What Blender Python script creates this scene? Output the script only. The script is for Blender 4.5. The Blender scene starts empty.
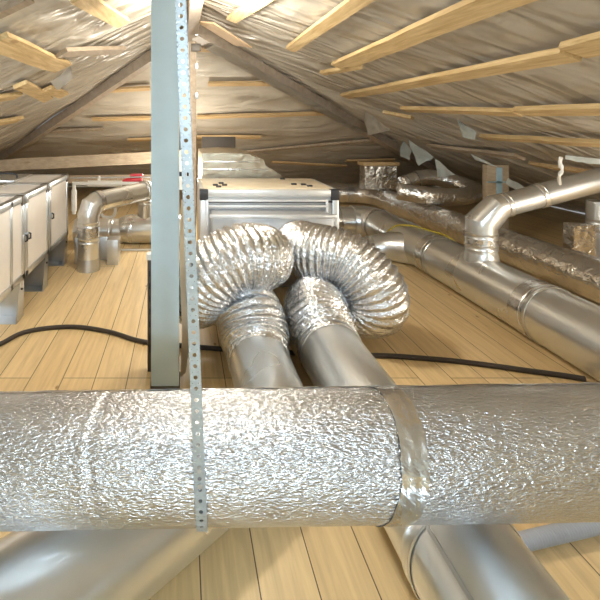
import bpy, bmesh, math, random
from mathutils import Vector, Matrix, noise
random.seed(7)
SC = bpy.context.scene
COL = SC.collection
F = 430.0; VX = 182.0; VY = 120.0; H = 1.5     # focal length in pixels, vanishing point, eye height
V = Vector

def P(px, py, Y):                      # point seen at a pixel at a given depth
    return V(((px-VX)/F*Y, Y, H-(py-VY)/F*Y))
def PF(px, py, z=0.0):                 # point on a horizontal plane
    Y = (H-z)*F/(py-VY)
    return V(((px-VX)/F*Y, Y, z))

# ------------------------------------------------------------------ roof planes
XR, YA, ZR = 0.10, 4.20, 2.457
MR, ML, MH = 0.388, 0.47, 0.45
def zright(x): return ZR-MR*(x-XR)
def zleft(x): return ZR-ML*(XR-x)
def zhip(y): return ZR-MH*(y-YA)
NRM = {'r': V((-MR, 0, -1)).normalized(), 'l': V((ML, 0, -1)).normalized(), 'h': V((0, -MH, -1)).normalized()}
def onroof(px, py, pl, off=0.0):
    d = V(((px-VX)/F, 1, -(py-VY)/F)); o = V((0, 0, H))
    n = NRM[pl]; p0 = V((XR, YA, ZR)) + n*off
    t = (p0-o).dot(n)/d.dot(n)
    return o+d*t

# ------------------------------------------------------------------ materials
def newmat(name):
    m = bpy.data.materials.new(name); m.use_nodes = True
    nt = m.node_tree; b = nt.nodes['Principled BSDF']
    return m, nt, b
def nd(nt, typ, **kw):
    n = nt.nodes.new(typ)
    for k, v in kw.items(): setattr(n, k, v)
    return n
def mapping(nt, scale, rot=(0, 0, 0)):
    tc = nd(nt, 'ShaderNodeTexCoord'); mp = nd(nt, 'ShaderNodeMapping')
    mp.inputs['Scale'].default_value = scale; mp.inputs['Rotation'].default_value = rot
    nt.links.new(tc.outputs['Object'], mp.inputs['Vector'])
    return mp
def ntex(nt, mp, scale, detail=4, rough=0.5, dist=0.0):
    n = nd(nt, 'ShaderNodeTexNoise'); n.inputs['Scale'].default_value = scale
    n.inputs['Detail'].default_value = detail; n.inputs['Roughness'].default_value = rough
    n.inputs['Distortion'].default_value = dist
    nt.links.new(mp.outputs[0], n.inputs['Vector']); return n
def ramp(nt, src, stops):
    r = nd(nt, 'ShaderNodeValToRGB')
    while len(r.color_ramp.elements) < len(stops): r.color_ramp.elements.new(0.5)
    for e, (p, c) in zip(r.color_ramp.elements, stops):
        e.position = p; e.color = (c[0], c[1], c[2], 1) if not isinstance(c, (int, float)) else (c, c, c, 1)
    nt.links.new(src, r.inputs[0]); return r
def bump(nt, b, src, strength, dist=0.01, prev=None):
    bp = nd(nt, 'ShaderNodeBump'); bp.inputs['Strength'].default_value = strength
    bp.inputs['Distance'].default_value = dist
    nt.links.new(src, bp.inputs['Height'])
    if prev: nt.links.new(prev.outputs[0], bp.inputs['Normal'])
    nt.links.new(bp.outputs[0], b.inputs['Normal']); return bp
def plain(name, col, rough=0.5, metal=0.0, var=0.08, bmp=0.0, bscale=30):
    m, nt, b = newmat(name)
    mp = mapping(nt, (1, 1, 1)); n = ntex(nt, mp, 9, 4)
    r = ramp(nt, n.outputs[0], [(0.3, [c*(1-var) for c in col]), (0.7, [min(1, c*(1+var)) for c in col])])
    nt.links.new(r.outputs[0], b.inputs['Base Color'])
    b.inputs['Roughness'].default_value = rough; b.inputs['Metallic'].default_value = metal
    if bmp:
        n2 = ntex(nt, mp, bscale, 3); bump(nt, b, n2.outputs[0], bmp, 0.005)
    return m
def galv(name, col, rough, smudge=0.12, bstr=0.08):
    m, nt, b = newmat(name)
    mp = mapping(nt, (1, 1, 1)); n = ntex(nt, mp, 5, 5, 0.6)
    r = ramp(nt, n.outputs[0], [(0.2, [c*0.9 for c in col]), (0.8, col)])
    nt.links.new(r.outputs[0], b.inputs['Base Color'])
    n3 = ntex(nt, mp, 4, 2, 0.4, 0.2)
    r2 = ramp(nt, n3.outputs[0], [(0.2, max(0.05, rough-smudge)), (0.8, rough+smudge)])
    nt.links.new(r2.outputs[0], b.inputs['Roughness'])
    b.inputs['Metallic'].default_value = 0.92
    n2 = ntex(nt, mp, 3.5, 2); bump(nt, b, n2.outputs[0], bstr, 0.05)
    return m
def foilm(name, col, rough, scale, strength, stretch=(1, 1, 1), metal=0.95, dist=0.01, big=0.3):
    m, nt, b = newmat(name)
    mp = mapping(nt, stretch)
    n0 = ntex(nt, mp, scale, 2, 0.55, 0.3)
    b1 = bump(nt, b, n0.outputs[0], strength, dist)
    mp2 = mapping(nt, (1, 1, 1)); n = ntex(nt, mp2, 7, 4, 0.6, 0.5)
    bump(nt, b, n.outputs[0], big, 0.03, b1)
    r = ramp(nt, n.outputs[0], [(0.3, [c*0.85 for c in col]), (0.7, col)])
    nt.links.new(r.outputs[0], b.inputs['Base Color'])
    b.inputs['Roughness'].default_value = rough; b.inputs['Metallic'].default_value = metal
    return m
def wood(name, c1, c2, stretch, rough=0.6, knots=True):
    m, nt, b = newmat(name)
    mp = mapping(nt, stretch); n = ntex(nt, mp, 5, 5, 0.6, 0.4)
    r = ramp(nt, n.outputs[0], [(0.3, c1), (0.7, c2)])
    out = r
    if knots:
        mp2 = mapping(nt, tuple(0.35+0.65*(s > 5) for s in stretch)); vo = nd(nt, 'ShaderNodeTexVoronoi')
        vo.inputs['Scale'].default_value = 5.5; nt.links.new(mp2.outputs[0], vo.inputs['Vector'])
        k = ramp(nt, vo.outputs['Distance'], [(0.06, (0.45, 0.33, 0.22)), (0.13, (1, 1, 1))])
        mx = nd(nt, 'ShaderNodeMixRGB', blend_type='MULTIPLY'); mx.inputs[0].default_value = 0.8
        nt.links.new(r.outputs[0], mx.inputs[1]); nt.links.new(k.outputs[0], mx.inputs[2]); out = mx
    nt.links.new(out.outputs[0], b.inputs['Base Color'])
    b.inputs['Roughness'].default_value = rough
    bump(nt, b, n.outputs[0], 0.15, 0.004)
    return m

def floor_material():
    m, nt, b = newmat('pine_floor')
    tc = nd(nt, 'ShaderNodeTexCoord'); sp = nd(nt, 'ShaderNodeSeparateXYZ'); cb = nd(nt, 'ShaderNodeCombineXYZ')
    nt.links.new(tc.outputs['Object'], sp.inputs[0])
    nt.links.new(sp.outputs['Y'], cb.inputs['X']); nt.links.new(sp.outputs['X'], cb.inputs['Y'])
    mp = nd(nt, 'ShaderNodeMapping'); mp.inputs['Location'].default_value = (1.3, 0.188-0.06+1.88*4, 0)
    nt.links.new(cb.outputs[0], mp.inputs[0])
    br = nd(nt, 'ShaderNodeTexBrick'); br.offset = 0.5; br.offset_frequency = 4
    nt.links.new(mp.outputs[0], br.inputs['Vector'])
    br.inputs['Scale'].default_value = 1; br.inputs['Brick Width'].default_value = 3.8
    br.inputs['Row Height'].default_value = 0.188; br.inputs['Mortar Size'].default_value = 0.0022
    br.inputs['Mortar Smooth'].default_value = 0.1; br.inputs['Bias'].default_value = 0
    br.inputs['Color1'].default_value = (0.82, 0.645, 0.375, 1); br.inputs['Color2'].default_value = (0.73, 0.555, 0.305, 1)
    br.inputs['Mortar'].default_value = (0.10, 0.06, 0.03, 1)
    g = mapping(nt, (11, 0.7, 1)); gn = ntex(nt, g, 3.0, 6, 0.6, 0.8)
    gr = ramp(nt, gn.outputs[0], [(0.3, (0.80, 0.74, 0.66)), (0.65, (1.08, 1.05, 1.0))])
    mx = nd(nt, 'ShaderNodeMixRGB', blend_type='MULTIPLY'); mx.inputs[0].default_value = 0.8
    nt.links.new(br.outputs['Color'], mx.inputs[1]); nt.links.new(gr.outputs[0], mx.inputs[2])
    k = mapping(nt, (3.2, 1.7, 1)); vo = nd(nt, 'ShaderNodeTexVoronoi'); vo.inputs['Scale'].default_value = 1.9
    nt.links.new(k.outputs[0], vo.inputs['Vector'])
    kr = ramp(nt, vo.outputs['Distance'], [(0.03, (0.40, 0.27, 0.16)), (0.075, (1, 1, 1))])
    m2 = nd(nt, 'ShaderNodeMixRGB', blend_type='MULTIPLY'); m2.inputs[0].default_value = 0.85
    nt.links.new(mx.outputs[0], m2.inputs[1]); nt.links.new(kr.outputs[0], m2.inputs[2])
    nt.links.new(m2.outputs[0], b.inputs['Base Color'])
    b.inputs['Roughness'].default_value = 0.42
    b1 = bump(nt, b, br.outputs['Fac'], -0.4, 0.004); bump(nt, b, gn.outputs[0], 0.06, 0.003, b1)
    return m

def film_material(name='vapour_film', k=1.0):
    m, nt, b = newmat(name)
    mp = mapping(nt, (1.0, 0.7, 1.0)); n = ntex(nt, mp, 1.1, 2, 0.5, 0.8)
    r = ramp(nt, n.outputs[0], [(0.3, (0.43, 0.38, 0.31)), (0.5, (0.49, 0.445, 0.375)), (0.75, (0.58, 0.535, 0.465))])
    nt.links.new(r.outputs[0], b.inputs['Base Color'])
    b.inputs['Roughness'].default_value = 0.32
    b.inputs['Specular IOR Level'].default_value = 0.75
    mp1 = mapping(nt, (0.7, 2.2, 0.7), (0, 0, 0.5)); w = ntex(nt, mp1, 1.5, 1.5, 0.4, 1.6)
    b1 = bump(nt, b, w.outputs[0], 1.0, 0.12*k)
    mp2 = mapping(nt, (1.3, 1.0, 1.3), (0, 0, -0.7)); w2 = ntex(nt, mp2, 3.5, 1, 0.4, 2.2)
    bump(nt, b, w2.outputs[0], 0.5, 0.025*k, b1)
    return m

M = {
 'floor': floor_material(), 'film': film_material(), 'film_back': film_material('back_film', 0.4), 'film_beam': film_material('beam_film', 0.5),
 'flap': plain('film_scrap', (0.66, 0.71, 0.70), 0.3, 0, 0.12, 0.5, 14),
 'galv': galv('galvanised_duct', (0.84, 0.86, 0.87), 0.30, 0.05, 0.05),
 'galv_dull': galv('galvanised_dull', (0.66, 0.68, 0.70), 0.38, 0.05, 0.1),
 'galv_strap': plain('strap_zinc', (0.46, 0.52, 0.56), 0.45, 0.35, 0.06),
 'tape': foilm('foil_tape', (0.82, 0.84, 0.87), 0.2, 26, 0.5, dist=0.004),
 'foil': foilm('foil_wrap', (0.94, 0.93, 0.91), 0.22, 13, 0.7, dist=0.03, big=0.6),
 'flex': foilm('flex_foil', (0.83, 0.86, 0.90), 0.17, 48, 0.9, dist=0.012, big=0.15),
 'bubble': foilm('bubble_foil', (0.72, 0.745, 0.79), 0.23, 185, 1.0, (0.36, 1, 1), 0.93, 0.0068, 0.12),
 'alu': plain('aluminium_frame', (0.58, 0.60, 0.62), 0.32, 0.85, 0.06),
 'alu_bright': plain('bright_aluminium', (0.72, 0.73, 0.74), 0.35, 0.6, 0.05),
 'panel': plain('white_panel', (0.86, 0.83, 0.81), 0.4, 0.0, 0.03),
 'panel_grey': plain('grey_steel_panel', (0.50, 0.51, 0.53), 0.4, 0.45, 0.05),
 'cream': plain('cream_panel', (0.78, 0.68, 0.52), 0.4, 0.0, 0.04),
 'black': plain('black_plastic', (0.03, 0.03, 0.035), 0.45),
 'dark': plain('dark_steel', (0.10, 0.085, 0.07), 0.5, 0.2),
 'bluegrey': plain('blue_grey_paint', (0.54, 0.69, 0.78), 0.45, 0.0, 0.03, 0.05, 60),
 'white': plain('white_plastic', (0.82, 0.82, 0.80), 0.35, 0, 0.03),
 'pvc': plain('white_pvc', (0.85, 0.84, 0.80), 0.3, 0, 0.03),
 'red': plain('red_paint', (0.65, 0.04, 0.06), 0.35),
 'yellow': plain('yellow_sheath', (0.60, 0.48, 0.03), 0.4),
 'cable': plain('black_rubber', (0.045, 0.035, 0.03), 0.5),
 'hose': plain('grey_hose', (0.42, 0.43, 0.46), 0.4, 0.0),
 'pine': wood('pine_batten', (0.42, 0.27, 0.11), (0.74, 0.56, 0.30), (7, 0.6, 7)),
 'pinex': wood('pine_batten_across', (0.46, 0.30, 0.13), (0.66, 0.47, 0.26), (0.6, 7, 7)),
 'greywood': wood('weathered_wood', (0.30, 0.23, 0.16), (0.46, 0.37, 0.28), (5, 0.7, 5)),
 'rafter': wood('covered_rafter', (0.32, 0.25, 0.19), (0.46, 0.385, 0.31), (3, 1, 3), 0.4, False),
 'ply': wood('plywood', (0.50, 0.34, 0.20), (0.64, 0.46, 0.28), (2, 2, 2)),
 'brown': wood('board_brown', (0.34, 0.26, 0.18), (0.50, 0.40, 0.28), (2, 2, 6)),
 'blue': plain('blue_tape', (0.35, 0.52, 0.62), 0.4),
}

# ------------------------------------------------------------------ object helpers
ORG = {}
def tag(o, label, cat, group=None, kind=None):
    if label: o['label'] = label
    if cat: o['category'] = cat
    if group: o['group'] = group
    if kind: o['kind'] = kind
    return o
def thing(name, label, cat, loc=(0, 0, 0), group=None):
    o = bpy.data.objects.new(name, None); COL.objects.link(o); o.location = V(loc); o.empty_display_size = 0.1
    ORG[o.name] = V(loc); return tag(o, label, cat, group)
def obj(name, bm, mat, parent=None, label=None, smooth=40, loc=None):
    """bm is in world coordinates; origin goes to the parent's origin, or to the base of the thing."""
    if parent is not None: org = ORG[parent.name]
    elif loc is not None: org = V(loc)
    else:
        xs = [v.co for v in bm.verts]
        org = V(((min(c.x for c in xs)+max(c.x for c in xs))/2, (min(c.y for c in xs)+max(c.y for c in xs))/2, min(c.z for c in xs)))
    for v in bm.verts: v.co -= org
    bmesh.ops.recalc_face_normals(bm, faces=bm.faces)
    me = bpy.data.meshes.new(name); bm.to_mesh(me); bm.free()
    me.materials.append(M[mat] if isinstance(mat, str) else mat)
    if smooth:
        me.polygons.foreach_set('use_smooth', [True]*len(me.polygons)); me.set_sharp_from_angle(angle=math.radians(smooth))
    o = bpy.data.objects.new(name, me); COL.objects.link(o)
    if parent is not None: o.parent = parent
    else: o.location = org
    ORG[o.name] = org
    if label: o['label'] = label
    return o
def single(name, bm, mat, label, cat, group=None, smooth=40): return tag(obj(name, bm, mat, None, None, smooth), label, cat, group)
def struct(name, bm, mat, smooth=40):
    o = obj(name, bm, mat, None, None, smooth, (0, 0, 0)); o['kind'] = 'structure'; return o

def box(bm, a, b, bev=0.0):
    a, b = V(a), V(b)
    lo = V((min(a.x, b.x), min(a.y, b.y), min(a.z, b.z))); hi = V((max(a.x, b.x), max(a.y, b.y), max(a.z, b.z)))
    r = bmesh.ops.create_cube(bm, size=1.0); vs = r['verts']
    for v in vs: v.co = V((lo.x+(v.co.x+0.5)*(hi.x-lo.x), lo.y+(v.co.y+0.5)*(hi.y-lo.y), lo.z+(v.co.z+0.5)*(hi.z-lo.z)))
    if bev:
        es = {e for v in vs for e in v.link_edges}
        bmesh.ops.bevel(bm, geom=list(es), offset=bev, segments=2, affect='EDGES', profile=0.5)
    return bm
def bx(a, b, bev=0.0): return box(bmesh.new(), a, b, bev)
def beam(bm, A, B, up, w, t, bev=0.003, segs=1, wob=0.0):
    """board from A to B, thickness t along up, width w across"""
    A, B = V(A), V(B); d = (B-A).normalized(); up = (up-d*up.dot(d)).normalized(); s = d.cross(up)
    L = (B-A).length; rings = []; n = max(1, segs)
    for i in range(n+1):
        c = A+(B-A)*(i/n)
        o = s*wob*noise.noise(c*1.7)+up*wob*0.5*noise.noise(c*2.3+V((5, 1, 2)))
        k = 0.5*w*(1+0.0*i)
        rings.append([bm.verts.new(c+o+s*x*k+up*y*t*0.5) for x, y in ((-1, -1), (1, -1), (1, 1), (-1, 1))])
    for i in range(n):
        for j in range(4): bm.faces.new((rings[i][j], rings[i][(j+1) % 4], rings[i+1][(j+1) % 4], rings[i+1][j]))
    bm.faces.new(rings[0][::-1]); bm.faces.new(rings[-1])
    if bev and n == 1:
        es = [e for e in bm.edges if any(v in rings[0] or v in rings[-1] for v in e.verts)]
        bmesh.ops.bevel(bm, geom=es, offset=bev, segments=1, affect='EDGES')
    return bm
def cat(pts, n):
    pts = [V(p) for p in pts]; pts = [pts[0]*2-pts[1]]+pts+[pts[-1]*2-pts[-2]]
    out = []
    for i in range(1, len(pts)-2):
        p0, p1, p2, p3 = pts[i-1:i+3]
        for k in range(n):
            t = k/n
            out.append(0.5*((2*p1)+(p2-p0)*t+(2*p0-5*p1+4*p2-p3)*t*t+(3*p1-p0-3*p2+p3)*t**3))
    out.append(pts[-2]); return out
def resample(pts, step):
    L = [0]
    for a, b in zip(pts, pts[1:]): L.append(L[-1]+(b-a).length)
    n = max(2, int(L[-1]/step)); out = []; j = 0
    for i in range(n+1):
        s = L[-1]*i/n
        while j < len(L)-2 and L[j+1] < s: j += 1
        t = (s-L[j])/max(1e-9, L[j+1]-L[j]); out.append(pts[j].lerp(pts[j+1], t))
    return out, L[-1]
def tube(bm, pts, r, seg=32, caps=True, rf=None):
    """mitred sweep; r number or list; rf(i, ang, point) -> radius factor"""
    pts = [V(p) for p in pts]; n = len(pts)
    d0 = (pts[1]-pts[0]).normalized()
    u = V((0, 0, 1)) if abs(d0.z) < 0.9 else V((0, 1, 0))
    u = (u-d0*u.dot(d0)).normalized(); prev = d0; rings = []
    for i, p in enumerate(pts):
        di = (pts[i]-pts[i-1]).normalized() if i else d0
        do = (pts[i+1]-pts[i]).normalized() if i < n-1 else di
        if i: q = prev.rotation_difference(di); u = q @ u; prev = di
        w = di.cross(u); bs = (di+do).normalized(); ring = []
        rr = r[i] if isinstance(r, (list, tuple)) else r
        for k in range(seg):
            a = 2*math.pi*k/seg
            f = rf(i, a, p) if rf else 1.0
            o = (u*math.cos(a)+w*math.sin(a))*rr*f
            o = o - di*(o.dot(bs)/max(0.3, di.dot(bs)))
            ring.append(bm.verts.new(p+o))
        rings.append(ring)
    for a, b in zip(rings, rings[1:]):
        for k in range(seg): bm.faces.new((a[k], a[(k+1) % seg], b[(k+1) % seg], b[k]))
    if caps: bm.faces.new(rings[0][::-1]); bm.faces.new(rings[-1])
    return bm
def tb(pts, r, seg=32, caps=True, rf=None): return tube(bmesh.new(), pts, r, seg, caps, rf)
def arcpts(A, C, B, r, n):              # gored bend at corner C between A and B with bend radius r
    A, C, B = V(A), V(C), V(B); a = (A-C).normalized(); b = (B-C).normalized()
    ang = a.angle(b); t = r/math.tan(ang/2); s = C+a*t; e = C+b*t
    ctr = C+(a+b).normalized()*(r/math.sin(ang/2)); out = []
    v0 = s-ctr; v1 = e-ctr; th = v0.angle(v1); ax = v0.cross(v1).normalized()
    for i in range(n+1): out.append(ctr+Matrix.Rotation(th*i/n, 3, ax) @ v0)
    return out
def collar(A, d, r, w=0.05, bead=0.006, seg=48):
    """beaded slip collar centred on A along d"""
    d = V(d).normalized(); A = V(A); pr = [(-.5, 0.002), (-.42, bead), (-.34, 0.003), (0, 0.003), (.34, 0.003), (.42, bead), (.5, 0.002)]
    return tb([A+d*w*x for x, _ in pr], [r+y for _, y in pr], seg, False)
def tapeband(A, d, r, w=0.06, seg=48, off=0.004):
    d = V(d).normalized(); A = V(A); n = 6
    return tb([A+d*w*(i/n-0.5) for i in range(n+1)], r+off, seg, False,
              lambda i, a, p: 1+0.012*noise.noise(V((math.cos(a)*4, math.sin(a)*4, i*0.9+A.x*3))))

def elbow(bm_pts, r, seg=48, a=None, b=None):
    p = list(bm_pts); p = [p[0]+(a if a is not None else V((0, 0, 0)))]+p if a is not None else p
    if b is not None: p = p+[p[-1]+b]
    return tb(p, r, seg)
# ------------------------------------------------------------------ the setting
def grid(fn, nu, nv):
    bm = bmesh.new(); g = [[bm.verts.new(fn(i/nu, j/nv)) for j in range(nv+1)] for i in range(nu+1)]
    for i in range(nu):
        for j in range(nv): bm.faces.new((g[i][j], g[i+1][j], g[i+1][j+1], g[i][j+1]))
    return bm
YB = -3.0
def sag(p, along):
    q = V((p.x*1.3, p.y*0.9, 0)); s = noise.noise(q)*0.022
    w = noise.ridged_multi_fractal(V((p.x*2.1+p.y*1.1, p.y*2.3-p.x*0.8, 3.1)), 1.0, 2.0, 2, 1.0, 2.0)
    s += 0.006*w
    s += 0.006*noise.noise(V((p.x*4+p.y*2, p.y*5, 9)))
    return s
def f_right(u, v):
    t = u*6.3; ymax = YA+t*MR/MH; p = V((XR+t, YB+v*(ymax-YB), ZR-MR*t)); return p+NRM['r']*(sag(p, 1)-0.012)
def f_left(u, v):
    t = u*5.2; ymax = YA+t*ML/MH; p = V((XR-t, YB+v*(ymax-YB), ZR-ML*t)); return p+NRM['l']*(sag(p, 1)-0.012)
def f_hip(u, v):
    y = YA+u*5.45; dz = MH*(y-YA); x0 = XR-dz/ML; x1 = XR+dz/MR
    p = V((x0+v*(x1-x0), y, ZR-dz)); return p+NRM['h']*(sag(p, 1)-0.012)
struct('floor', grid(lambda u, v: V((-5.2+11.6*u, YB+13*v, 0)), 2, 2), 'floor')
struct('ceiling_right', grid(f_right, 150, 220), 'film', 180)
struct('ceiling_left', grid(f_left, 130, 220), 'film', 180)
struct('ceiling_back', grid(f_hip, 120, 160), 'film_back', 180)
bm = bmesh.new()
vs = [bm.verts.new(p) for p in ((-5.2, YB+0.05, 0), (6.4, YB+0.05, 0), (XR, YB+0.05, ZR+0.01))]; bm.faces.new(vs)
struct('wall_front', bm, 'flap')

# hip rafters
def rafter(px, py, pl, label):
    E = onroof(px, py, pl); A = V((XR, YA, ZR)); d = (E-A).normalized()
    n = (NRM[pl]+NRM['h']).normalized()
    bm = beam(bmesh.new(), A+n*0.075, A+d*6.9+n*0.075, n, 0.13 if pl == 'r' else 0.10, 0.12, 0.006, 14, 0.012)
    t = single('hip_rafter', bm, 'rafter', label, 'roof beam', 'hip rafters')
    return A, d, n
rafter(0, 155, 'l', 'long sloping hip rafter running down to the left behind the silver cabinets')
RA = rafter(390, 140, 'r', 'long sloping hip rafter running down to the right behind the grey unit')
A_, d_, n_ = RA
s_ = d_.cross(n_).normalized()
def sheath(u, v):
    a = (v-0.5)*2.6; c = A_+d_*(0.25+u*3.3)+n_*0.075; p = c+s_*math.sin(a)*0.095+n_*(math.cos(a)*0.045+0.045)
    return p+n_*0.012*noise.noise(p*7)+s_*0.018*noise.noise(p*5+V((3, 3, 3)))
bm = grid(sheath, 90, 12); bmesh.ops.solidify(bm, geom=bm.faces[:], thickness=0.002)
single('film_wrap', bm, 'film_beam', 'crumpled beige film wrapped along the right hip rafter', 'plastic film', None, 180)
single('ridge_beam', beam(bmesh.new(), V((XR, YB+0.1, ZR-0.09)), V((XR, YA+0.05, ZR-0.09)), V((0, 0, 1)), 0.10, 0.12, 0.005), 'rafter',
       'ridge beam along the peak of the attic roof above the perforated strap', 'roof beam')

def batten(a, b, pl, w, label, mat='pine', t=0.032, group=None, ext=0, off=0.042, tilt=0.0):
    A = onroof(a[0], a[1], pl, off); B = onroof(b[0], b[1], pl, off)
    if ext: B = B+(B-A).normalized()*ext
    n = NRM[pl]
    L = (B-A).length
    if tilt: n = Matrix.Rotation(tilt, 3, (B-A).normalized()) @ n
    bm = beam(bmesh.new(), A, B, n, w, t, 0.003, max(2, int(L/0.25)), 0.012)
    return single('roof_batten', bm, mat, label, 'batten', group or 'roof battens')
G1, G2, G3 = 'battens on the right roof slope', 'battens on the back roof slope', 'battens on the left roof slope'
batten((290, 49), (366, -4), 'r', 0.085, 'pale pine batten rising from mid-top to the frame, second from the ridge', group=G1, ext=0.4)
batten((232, 20), (270, -6), 'r', 0.085, 'short pine batten nearest the ridge, just right of the perforated strap top', group=G1, ext=0.3)
batten((338, 66), (520, -8), 'r', 0.125, 'widest golden pine batten crossing the upper middle of the right slope', group=G1, ext=0.6)
batten((345, 96), (571, 54), 'r', 0.10, 'long pine batten with splintered right end, below the widest golden one', group=G1)
batten((573, 50), (660, 28), 'r', 0.12, 'pine board at the right frame edge butting a splintered batten end', group=G1)
batten((404, 109), (518, 112), 'r', 0.085, 'level pine batten left of a slanted butt joint on the right slope', group=G1)
batten((520, 111), (650, 108), 'r', 0.105, 'level pine batten right of a slanted butt joint at the right edge', group=G1)
batten((484, 137), (650, 146), 'r', 0.085, 'thin pine batten starting beside the pale film scrap above the diagonal pipe', group=G1)
batten((532, 164), (650, 180), 'r', 0.07, 'lowest pine batten, just above the diagonal pipe at right', 'pinex', group=G1)
batten((384, 112), (412, 118), 'r', 0.06, 'short dark batten stub near the lower right hip rafter', group=G1)
batten((430, 146), (520, 157), 'r', 0.12, 'dim grey batten behind the hanging film scraps', 'greywood', group=G1)
batten((322, 73), (360, 66), 'r', 0.05, 'short thin batten under the widest golden batten left end', group=G1)

batten((208, 84), (290, 83), 'h', 0.075, 'bright pine batten, second from the top on the back slope right of the post', 'pinex', group=G2)
batten((100, 91), (150, 88), 'h', 0.075, 'dim pine batten high on the back slope left of the blue-grey column', 'pinex', group=G2)
batten((197, 117), (338, 113), 'h', 0.08, 'longest pine batten across the back slope above the grey unit', 'pinex', group=G2)
batten((92, 119), (152, 118), 'h', 0.08, 'pine batten at mid height of the back slope left of the column', 'pinex', group=G2)
batten((197, 137), (261, 137), 'h', 0.08, 'pine batten directly above the foil wrapped box', 'pinex', group=G2)
batten((128, 140), (152, 139), 'h', 0.08, 'short pine batten low on the back slope touching the column left edge', 'pinex', group=G2)
batten((42, 132), (104, 129), 'h', 0.06, 'thin grey batten just above the back beam at left', 'greywood', group=G2)
batten((198, 49), (226, 50), 'h', 0.07, 'topmost short batten on the back slope under the ridge', 'pinex', group=G2)
batten((235, 153), (388, 139), 'h', 0.08, 'long tilted grey batten low on the back slope right of the foil box', 'greywood', group=G2)
batten((272, 162), (346, 166), 'h', 0.07, 'thin batten close above the grey unit top on the back slope', 'pinex', group=G2)
batten((346, 161), (394, 160), 'h', 0.09, 'short pine batten above the small far foil box', 'pinex', group=G2)

batten((-6, 40), (63, 67), 'l', 0.15, 'thick pale pine batten running to the frame edge at upper left', group=G3)
batten((80, -4), (123, 23), 'l', 0.10, 'pine batten touching the top frame edge left of the column', group=G3)
batten((62, 52), (122, 50), 'l', 0.10, 'level pine batten under the top left batten, ending near the rafter', 'greywood', group=G3)
batten((20, 84), (48, 99), 'l', 0.11, 'short pine stub below the thick upper left batten', group=G3)
batten((46, 89), (64, 95), 'l', 0.11, 'very short pine block next to the left hip rafter', group=G3)
batten((-8, 99), (18, 96), 'l', 0.10, 'pine batten end at the left frame edge, upper of two', group=G3)
batten((-8, 124), (20, 119), 'l', 0.12, 'knotty pine batten end at the left frame edge, lower of two', group=G3)
batten((-5, 14), (30, -3), 'l', 0.07, 'dark batten crossing the top left corner of the frame', 'greywood', group=G3)

# back beams low on the hip slope at left
single('timber_beam', beam(bmesh.new(), P(-30, 167, 6.35), P(196, 155, 6.35), V((0, 0, 1)), 0.05, 0.17, 0.005, 8, 0.02), 'brown',
       'horizontal grey-brown timber beam low on the back slope behind the cabinets', 'roof beam')
single('timber_beam', beam(bmesh.new(), P(-20, 180, 6.7), P(172, 178, 6.7), V((0, 0, 1)), 0.05, 0.12, 0.005, 6, 0.01), 'greywood',
       'lower pale timber board behind the white pipes at the back left', 'roof beam')
# apex plate and post
bm = bmesh.new()
A0 = onroof(205, 22, 'r', 0.09); B0 = onroof(243, 46, 'r', 0.09)
single('plywood_gusset', beam(bm, A0, B0, NRM['r'], 0.22, 0.015, 0.002), 'ply', 'pinkish plywood gusset by the ridge right of the strap', 'board')
t = thing('wooden_post', 'slim tan ridge post standing behind the perforated strap', 'post', (0.105, 4.12, 0))
obj('post', bx((0.07, 4.08, 0), (0.135, 4.145, ZR-0.21), 0.004), 'greywood', t)
for z in (2.30, 1.98, 1.70):
    obj('bracket', bx((0.125, 4.065, z), (0.155, 4.10, z+0.06), 0.003), 'alu', t)
bm = bmesh.new(); box(bm, (0.085, 4.055, 2.15), (0.18, 4.078, 2.22), 0.003)
obj('hook_plate', bm, 'dark', t)

# ------------------------------------------------------------------ column and neighbours
t = thing('steel_column', 'blue-grey square steel column standing behind the insulated duct', 'column', (-0.097, 2.47, 0))
x0, x1, y0, y1 = -0.173, -0.016, 2.40, 2.54
obj('shaft', bx((x0, y0, 0.012), (x1, y1, zleft(x0)-0.03), 0.005), 'bluegrey', t)
obj('base_plate', bx((x0-0.004, y0-0.004, 0), (x1+0.004, y1+0.004, 0.012), 0.002), 'dark', t)
t = thing('cable_rail', 'dark slotted steel rail standing upright behind the column left edge', 'rail', (-0.19, 2.58, 0))
zt = H-(258-VY)/F*2.6
obj('rail', bx((-0.206, 2.56, 0), (-0.03, 2.60, zt), 0.004), 'dark', t)
for k in range(7): obj('slot', bx((-0.196, 2.552, 0.12+k*0.075), (-0.186, 2.562, 0.155+k*0.075)), 'black', t)
obj('cap', bx((-0.212, 2.55, zt), (-0.165, 2.61, zt+0.04), 0.008), 'white', t, 'white plastic cap')
# white sheet bowed behind the column
def sheet(u, v):
    z = 0.02+u*1.02; c = 0.012*math.sin(u*math.pi)+0.02*math.sin(u*7)
    return V((-0.010+v*0.05*(0.5+0.5*math.sin(u*3.1+0.3))+c*0.3, 2.47+0.05*v-0.02*math.sin(u*3), z))
bm = grid(sheet, 24, 5); bmesh.ops.solidify(bm, geom=bm.faces[:], thickness=0.004)
single('plastic_sheet', bm, 'cream', 'narrow bowed cream plastic sheet standing between the column and the strap', 'sheet')
t = thing('switch_box', 'small white electrical box mounted behind the strap beside the column', 'electrical box', P(184, 190, 4.0))
a = P(176, 190, 4.0); b = P(191, 157, 4.0)
obj('housing', bx((a.x, 4.0, a.z), (b.x, 4.055, b.z), 0.006), 'white', t)
obj('switch', bx((a.x+0.03, 3.99, a.z+0.13), (b.x-0.05, 4.0, a.z+0.17), 0.002), 'black', t)
obj('switch', bx((a.x+0.10, 3.99, a.z+0.13), (b.x-0.02, 4.0, a.z+0.17), 0.002), 'black', t)

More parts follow.
